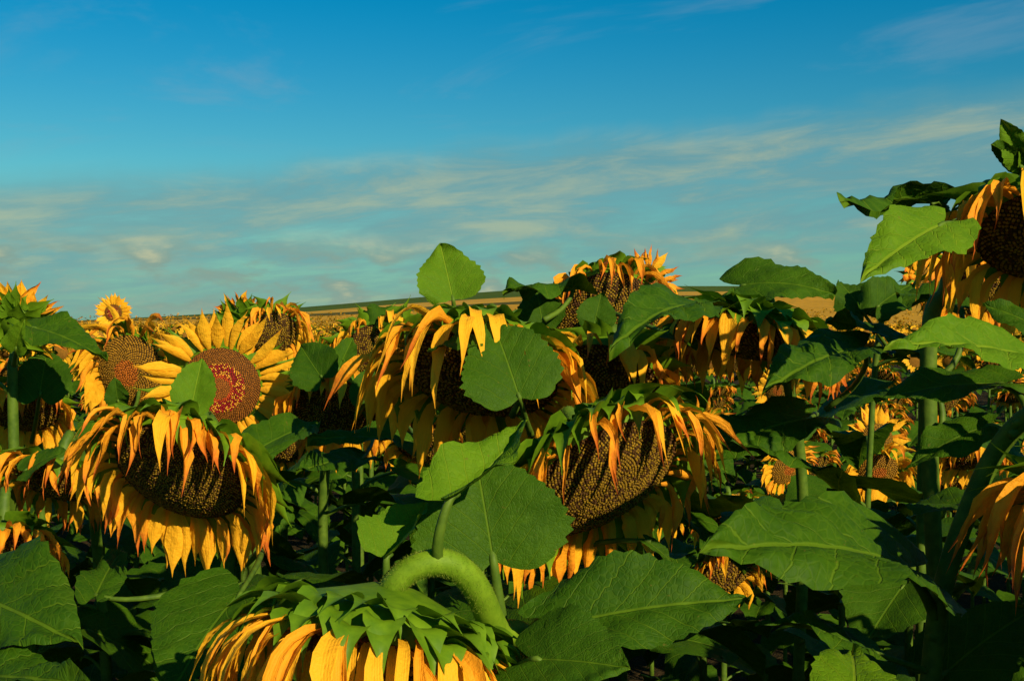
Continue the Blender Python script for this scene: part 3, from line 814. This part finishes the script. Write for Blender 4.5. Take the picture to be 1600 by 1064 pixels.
# behind the open flower
plant_hero('head turned away with dark green back and drying petals above the open flower', P(385, 506, 3.2), (0.15, 0.7, 0.45), 0.052, 139,
           droop=0.03, fwd=0.4, wilt=0.7, petals=41, pl=0.05, pw=0.02, bracts=33, bl=0.04, bw=0.03, bdroop=0.05, back=-0.2, nfl=300, auto=8)
plant_hero('wilting head with downturned petals right above the open flower', P(428, 520, 3.0), (0.35, -0.75, -0.4), 0.06, 149,
           droop=0.50, fwd=0.05, wilt=0.5, petals=41, pl=0.07, pw=0.026, bracts=27, nfl=400, auto=8)
plant_hero('lone bright round sunflower standing up against the sky', P(177, 489, 9.5), (0.05, -1.0, 0.05), 0.072, 151, sr=0.012,
           droop=0.005, fwd=0.2, wilt=0.0, petals=48, pl=0.09, pw=0.034, bracts=24, disc='fresh', nfl=300, auto=8, sep=False)


# ------------------------------------------------------------------ the rest of the field
hero_xy = [(o.location.x, o.location.y) for o in col.objects if o.name.startswith('sunflower') and o.parent is None]


def proto(seed, tilt, h, R, sep, facing=0.0, **hk):
    rng = random.Random(seed)
    n = V((math.sin(facing) * math.cos(tilt), -math.cos(facing) * math.cos(tilt), -math.sin(tilt)))
    k = dict(droop=0.52 if tilt > 0.1 else 0.03, fwd=0.08 if tilt > 0.1 else 0.25, wilt=0.45, petals=38, pl=0.075, pw=0.028, bracts=32, bl=0.052, bw=0.046, back=0.0, bdroop=0.35, nfl=380, auto=11, lz=h - 0.10, lsize=0.22, sep=sep,
             nseg=7 if sep else 5, missing=0.06)
    k.update(hk)
    o = plant_hero('x', V((0, 0, h)) + n * 0.12, n, R, seed, base=(0, 0), grp='', **k)
    return o


def subtree(o):
    kids = {}
    for c in col.objects:
        if c.parent is not None: kids.setdefault(c.parent, []).append(c)
    return kids


specs = [(201, 0.65, 1.40, 0.080, {}), (202, 0.95, 1.36, 0.086, dict(wilt=0.7)), (203, 0.35, 1.42, 0.074, dict(disc='mid', droop=0.2)),
         (204, 0.8, 1.33, 0.09, dict(missing=0.2)), (205, -0.1, 1.43, 0.066, dict(disc='mid', droop=0.02, wilt=0.2)), (206, 1.15, 1.38, 0.082, dict(wilt=0.6))]
near_protos = [proto(s + 50, t, h, R, True, **k) for s, t, h, R, k in specs[:4]]
mid_protos = [proto(s, t, h, R, False, **k) for s, t, h, R, k in specs]
kids = subtree(None)
NEARL = ['half nodding sunflower with even golden fringe', 'deeply nodding sunflower with shrivelled fringe',
         'sunflower with reddish disc centre facing outward', 'big brown disc with a gappy torn fringe']
MIDL = ['half nodding head with even fringe', 'deeply nodding head with shrivelled fringe', 'outward facing head with reddish disc centre',
        'big brown disc with gappy fringe', 'upright open flower with flat golden petals', 'head hanging almost face down']
FARL = {0.5: 'small gently nodding head', 0.75: 'small half nodding head', 0.95: 'small deeply nodding head', 0.2: 'small outward facing flower', -0.15: 'small upright flower'}


TILT = [0.5, 0.75, 0.95, 0.2, -0.15]


def low_plant(seed, lod):
    """one-mesh sunflower for the distance: stem, leaves, back, disc and petals"""
    rng = random.Random(seed); h = rng.uniform(1.30, 1.45)
    verts, faces, mi, uvs = [], [], [], []

    def add(v, f, m_, uv=None):
        o = len(verts); verts.extend(v); faces.extend(tuple(i + o for i in q_) for q_ in f); mi.extend([m_] * len(f)); uvs.extend(uv or [(0.3, 0.4)] * len(v))
    tilt = TILT[seed % 5]; fa = rng.uniform(-0.5, 0.5)
    n = V((math.sin(fa) * math.cos(tilt), -math.cos(fa) * math.cos(tilt), -math.sin(tilt)))
    c = V((0, 0, h)) + n * 0.1; R = rng.uniform(0.07, 0.09); q = UP.rotation_difference(n)
    sd_ = 12 if lod else 7
    ring = [q @ V((R * math.cos(6.2832 * k / sd_), R * math.sin(6.2832 * k / sd_), 0)) for k in range(sd_)]
    add([c + n * R * 0.3] + [c + p for p in ring], [(0, 1 + k, 1 + (k + 1) % sd_) for k in range(sd_)], 2)
    add([c - n * R * 0.5] + [c + p * 1.06 - n * 0.004 for p in ring], [(0, 1 + (k + 1) % sd_, 1 + k) for k in range(sd_)], 3)
    npet = 26 if lod else 11
    for i in range(npet):
        a = 6.2832 * (i + rng.uniform(-0.3, 0.3)) / npet; rad = q @ V((math.cos(a), math.sin(a), 0))
        g = ribbon(rng, rad + n * 0.3, n.cross(rad), n, 0.075 * rng.uniform(0.7, 1.2), 0.034 if lod else 0.05, prof_petal, 4 if lod else 2,
                   (0.55 if tilt > 0.1 else 0.05) * rng.uniform(0.5, 1.3), 0.1, 0, 0, 0.1, None, 1)
        if not lod:   # two quads folded into a single strip
            k = 3; g = ([g[0][0], g[0][2], g[0][3], g[0][5], g[0][7]], [(0, 1, 3, 2), (2, 3, 4)], [g[2][0], g[2][2], g[2][3], g[2][5], g[2][7]])
        add([c + rad * R + p for p in g[0]], g[1], 0, g[2])
    for i in range(14 if lod else 6):
        a = 6.2832 * (i + rng.uniform(-0.3, 0.3)) / (14 if lod else 6); rad = q @ V((math.cos(a), math.sin(a), 0))
        t_ = n.cross(rad) * 0.02; p0 = c + rad * R * 0.8 - n * R * 0.2; p1 = c + rad * (R + 0.05) - n * 0.01 + UP * -0.01
        add([p0 - t_, p0 + t_, p1], [(0, 1, 2)], 3)
    zl = h - (0.1 if lod else -0.02); az = rng.uniform(0, 6.28)
    for i in range(14 if lod else 4):
        az += 2.4; L = rng.uniform(0.15, 0.22); dv = V((math.cos(az), math.sin(az), 0)); W = L * 0.9
        z0 = zl - i * (0.075 if lod else 0.08)
        B = V((0, 0, z0)) + dv * L * 0.4 + UP * L * 0.25; T = B + dv * L * 0.9 - UP * L * rng.uniform(0.2, 0.6); x_ = dv.cross(UP)
        if lod:
            g = leaf_geo(rng, (T - B).length, W, 0.2, 0.6, 0.05, 0.2, 8, 2)
            y_ = (T - B).normalized(); z_ = (UP - y_ * y_.z).normalized(); M = Matrix((y_.cross(z_), y_, z_)).transposed()
            add([B + M @ p for p in g[0]], g[1], 1, g[2])
        else:
            mm = B.lerp(T, 0.35) + UP * 0.01
            add([B, mm + x_ * W * 0.5 + UP * 0.02, T, mm - x_ * W * 0.5 + UP * 0.02], [(0, 1, 2), (0, 2, 3)], 1, [(0, 0), (0.4, 0.35), (0, 1), (-0.4, 0.35)])
    if lod:
        tv, tf_, tu = tube([V((0, 0, -0.02)), V((0, 0.03, h * 0.6)), V((0, 0.02, h)) - n * 0.03, c - n * R * 0.4], [0.012, 0.011, 0.009, 0.012], 5)
        add(tv, tf_, 4, tu)
    return verts, faces, mi, uvs


DISC_LOW = simple_mat('disc_far', (0.16, 0.075, 0.012), (0.26, 0.12, 0.016), 60, 0.9, 0.05)
LOWM = [MAT['petal'], MAT['leaf'], DISC_LOW, MAT['bract'], MAT['stem']]
lod_meshes = []; lod_tilt = {}
for s in range(10):
    v, f, mi, uv = low_plant(300 + s, True)
    lod_meshes.append(mesh('sunflower', v, f, LOWM, uv, midx=mi)); lod_tilt[lod_meshes[-1]] = TILT[s % 5]

rng = random.Random(5)
used = set()
n_near = n_mid = n_far = 0
ROW, GAP = 0.62, 0.36


def taken(x, y, r):
    return any((x - a) ** 2 + (y - b) ** 2 < r * r for a, b in hero_xy)


y = 2.35
spots = []
while y < 13.5:
    w = 0.50 * y + 0.5
    x = -w + rng.uniform(0, 0.3)
    while x < w:
        spots.append((x + rng.uniform(-0.09, 0.09), y + rng.uniform(-0.12, 0.12))); x += (GAP if y < 4.5 else 0.46 if y < 8.6 else 0.62) * rng.uniform(0.85, 1.3)
    y += ROW if y < 9 else 0.8
for (x, y) in spots:
    if y < 4.2:
        if taken(x, y, 0.24): continue
        px = 800 + F * x / y
        src = rng.choice(near_protos); kind = 'near'
    elif y < 8.6: src = rng.choice(mid_protos if rng.random() < 0.25 else mid_protos[:4] + mid_protos[5:]); kind = 'mid'
    else: src = None; kind = 'far'
    sc = rng.uniform(0.90, 0.98) if y < 6 else rng.uniform(0.86, 0.955)
    if y < 4.2: sc = rng.uniform(0.86, 0.95) if x < 0.15 * y else rng.uniform(0.78, 0.87)
    if abs(800 + F * x / y - 177) < 55 and 4.2 < y < 12: sc = rng.uniform(0.80, 0.86)
    if y < 7.5 and 0.13 < x / y < 0.52: sc = rng.uniform(0.70, 0.79) + 0.012 * y
    if src is not None:
        o = src if src not in used else copy_tree(src, kids)
        used.add(src)
    else:
        o = link('sunflower', rng.choice(lod_meshes))
    o.location = (x, y, terrain(x, y)); o.rotation_euler = (0, 0, rng.uniform(-0.6, 0.6)); o.scale = (sc,) * 3
    if kind == 'near':
        row = 'first row' if y < 2.7 else 'second row' if y < 3.3 else 'third row' if y < 3.9 else 'fourth row'
        lb = NEARL[near_protos.index(src)] + ' in the ' + row + ' behind the drooping heads'
    elif kind == 'mid':
        lb = MIDL[mid_protos.index(src)] + (' in the rows of the middle field' if y < 6.3 else ' in the rows before the small distant heads')
    else:
        lb = FARL[lod_tilt[o.data]] + (' just before the golden mass of far heads' if y > 11 else ' in the far rows of the field')
    tag(o, lb, 'sunflower', lb.split(' in ')[-1].split(' just ')[-1] + ' sunflowers, ' + lb.split(' in ')[0].split(' just ')[0])

SIDE = [(0.95, 0.75, 1.13), (1.25, 0.35, 1.16), (1.15, 1.15, 1.12), (1.6, 0.8, 1.15), (0.75, 0.10, 1.05), (1.55, 0.0, 1.1), (1.7, 1.5, 1.1), (1.35, 1.75, 1.08), (0.72, 0.82, 1.0), (0.66, 0.52, 1.0), (0.9, 0.92, 1.05), (0.98, 0.6, 1.08), (0.55, 0.15, 1.0), (0.8, 0.3, 1.05), (0.35, -0.25, 1.0), (0.7, -0.2, 1.0), (1.1, 0.1, 1.1), (0.78, 1.22, 0.98), (0.88, 1.42, 1.0), (0.72, 1.02, 0.98), (1.0, 1.2, 1.05), (0.98, 1.45, 1.0), (0.96, 1.02, 1.12), (0.6, 0.72, 0.95)]  # unseen plants right of the camera, placed and sized to cast shade into view
for k in range(46):
    y_ = rng.uniform(1.6, 5.5); SIDE.append((0.5 * y_ + 0.55 + rng.uniform(0, 2.2), y_, rng.uniform(0.95, 1.05)))
SV, SF, SM, SU = [], [], [], []; so_n = 0
for (x, y, sc) in SIDE:
    v, fc, mi, uv = low_plant(rng.randrange(300, 310), True); a = rng.uniform(-0.5, 0.5)
    R_ = Matrix.Rotation(a, 3, 'Z') * sc
    SV.extend(R_ @ p + V((x, y, 0)) for p in v); SF.extend(tuple(i + so_n for i in q_) for q_ in fc); SM.extend(mi); SU.extend(uv); so_n = len(SV)
tag(link('shade_sunflowers', mesh('shade_sunflowers', SV, SF, LOWM, SU, midx=SM)), 'dense leafy mass of unseen sunflowers added right of the camera to cast shade', 'sunflowers', kind='stuff')
for p_ in near_protos + mid_protos:
    if p_ not in used:
        for ch in [c for k_ in kids.get(p_, ()) for c in kids.get(k_, ())] + kids.get(p_, []) + [p_]: bpy.data.objects.remove(ch)

# beyond them the field is one mass of heads
low = [low_plant(400 + s, False) for s in range(12)]
low = [(np.array([tuple(p) for p in v], np.float32), f, mi, np.array(uv, np.float32)) for v, f, mi, uv in low]
AV, AF, AM, AU = [], [], [], []; off = 0
for k in range(7500):
    y = 13.5 + (170 - 13.5) * rng.random() ** 1.7
    x = rng.uniform(-0.56, 0.56) * (y + 2)
    if y > g1(x) - 1: continue
    v, f, mi, uv = rng.choice(low)
    a = rng.uniform(-0.6, 0.6); ca, sa = math.cos(a), math.sin(a); s = rng.uniform(0.78, 0.92)
    R_ = np.array(((ca, -sa, 0), (sa, ca, 0), (0, 0, 1)), np.float32) * s
    AV.append(v @ R_.T + np.array((x, y, terrain(x, y)), np.float32)); AF.extend(tuple(i + off for i in q_) for q_ in f); AM.extend(mi); AU.append(uv); off += len(v)
tag(link('distant_sunflowers', mesh('distant_sunflowers', np.concatenate(AV), AF, LOWM[:4], np.concatenate(AU), midx=AM)),
    'golden mass of countless far sunflower heads rising to the hill', 'sunflowers', kind='stuff')
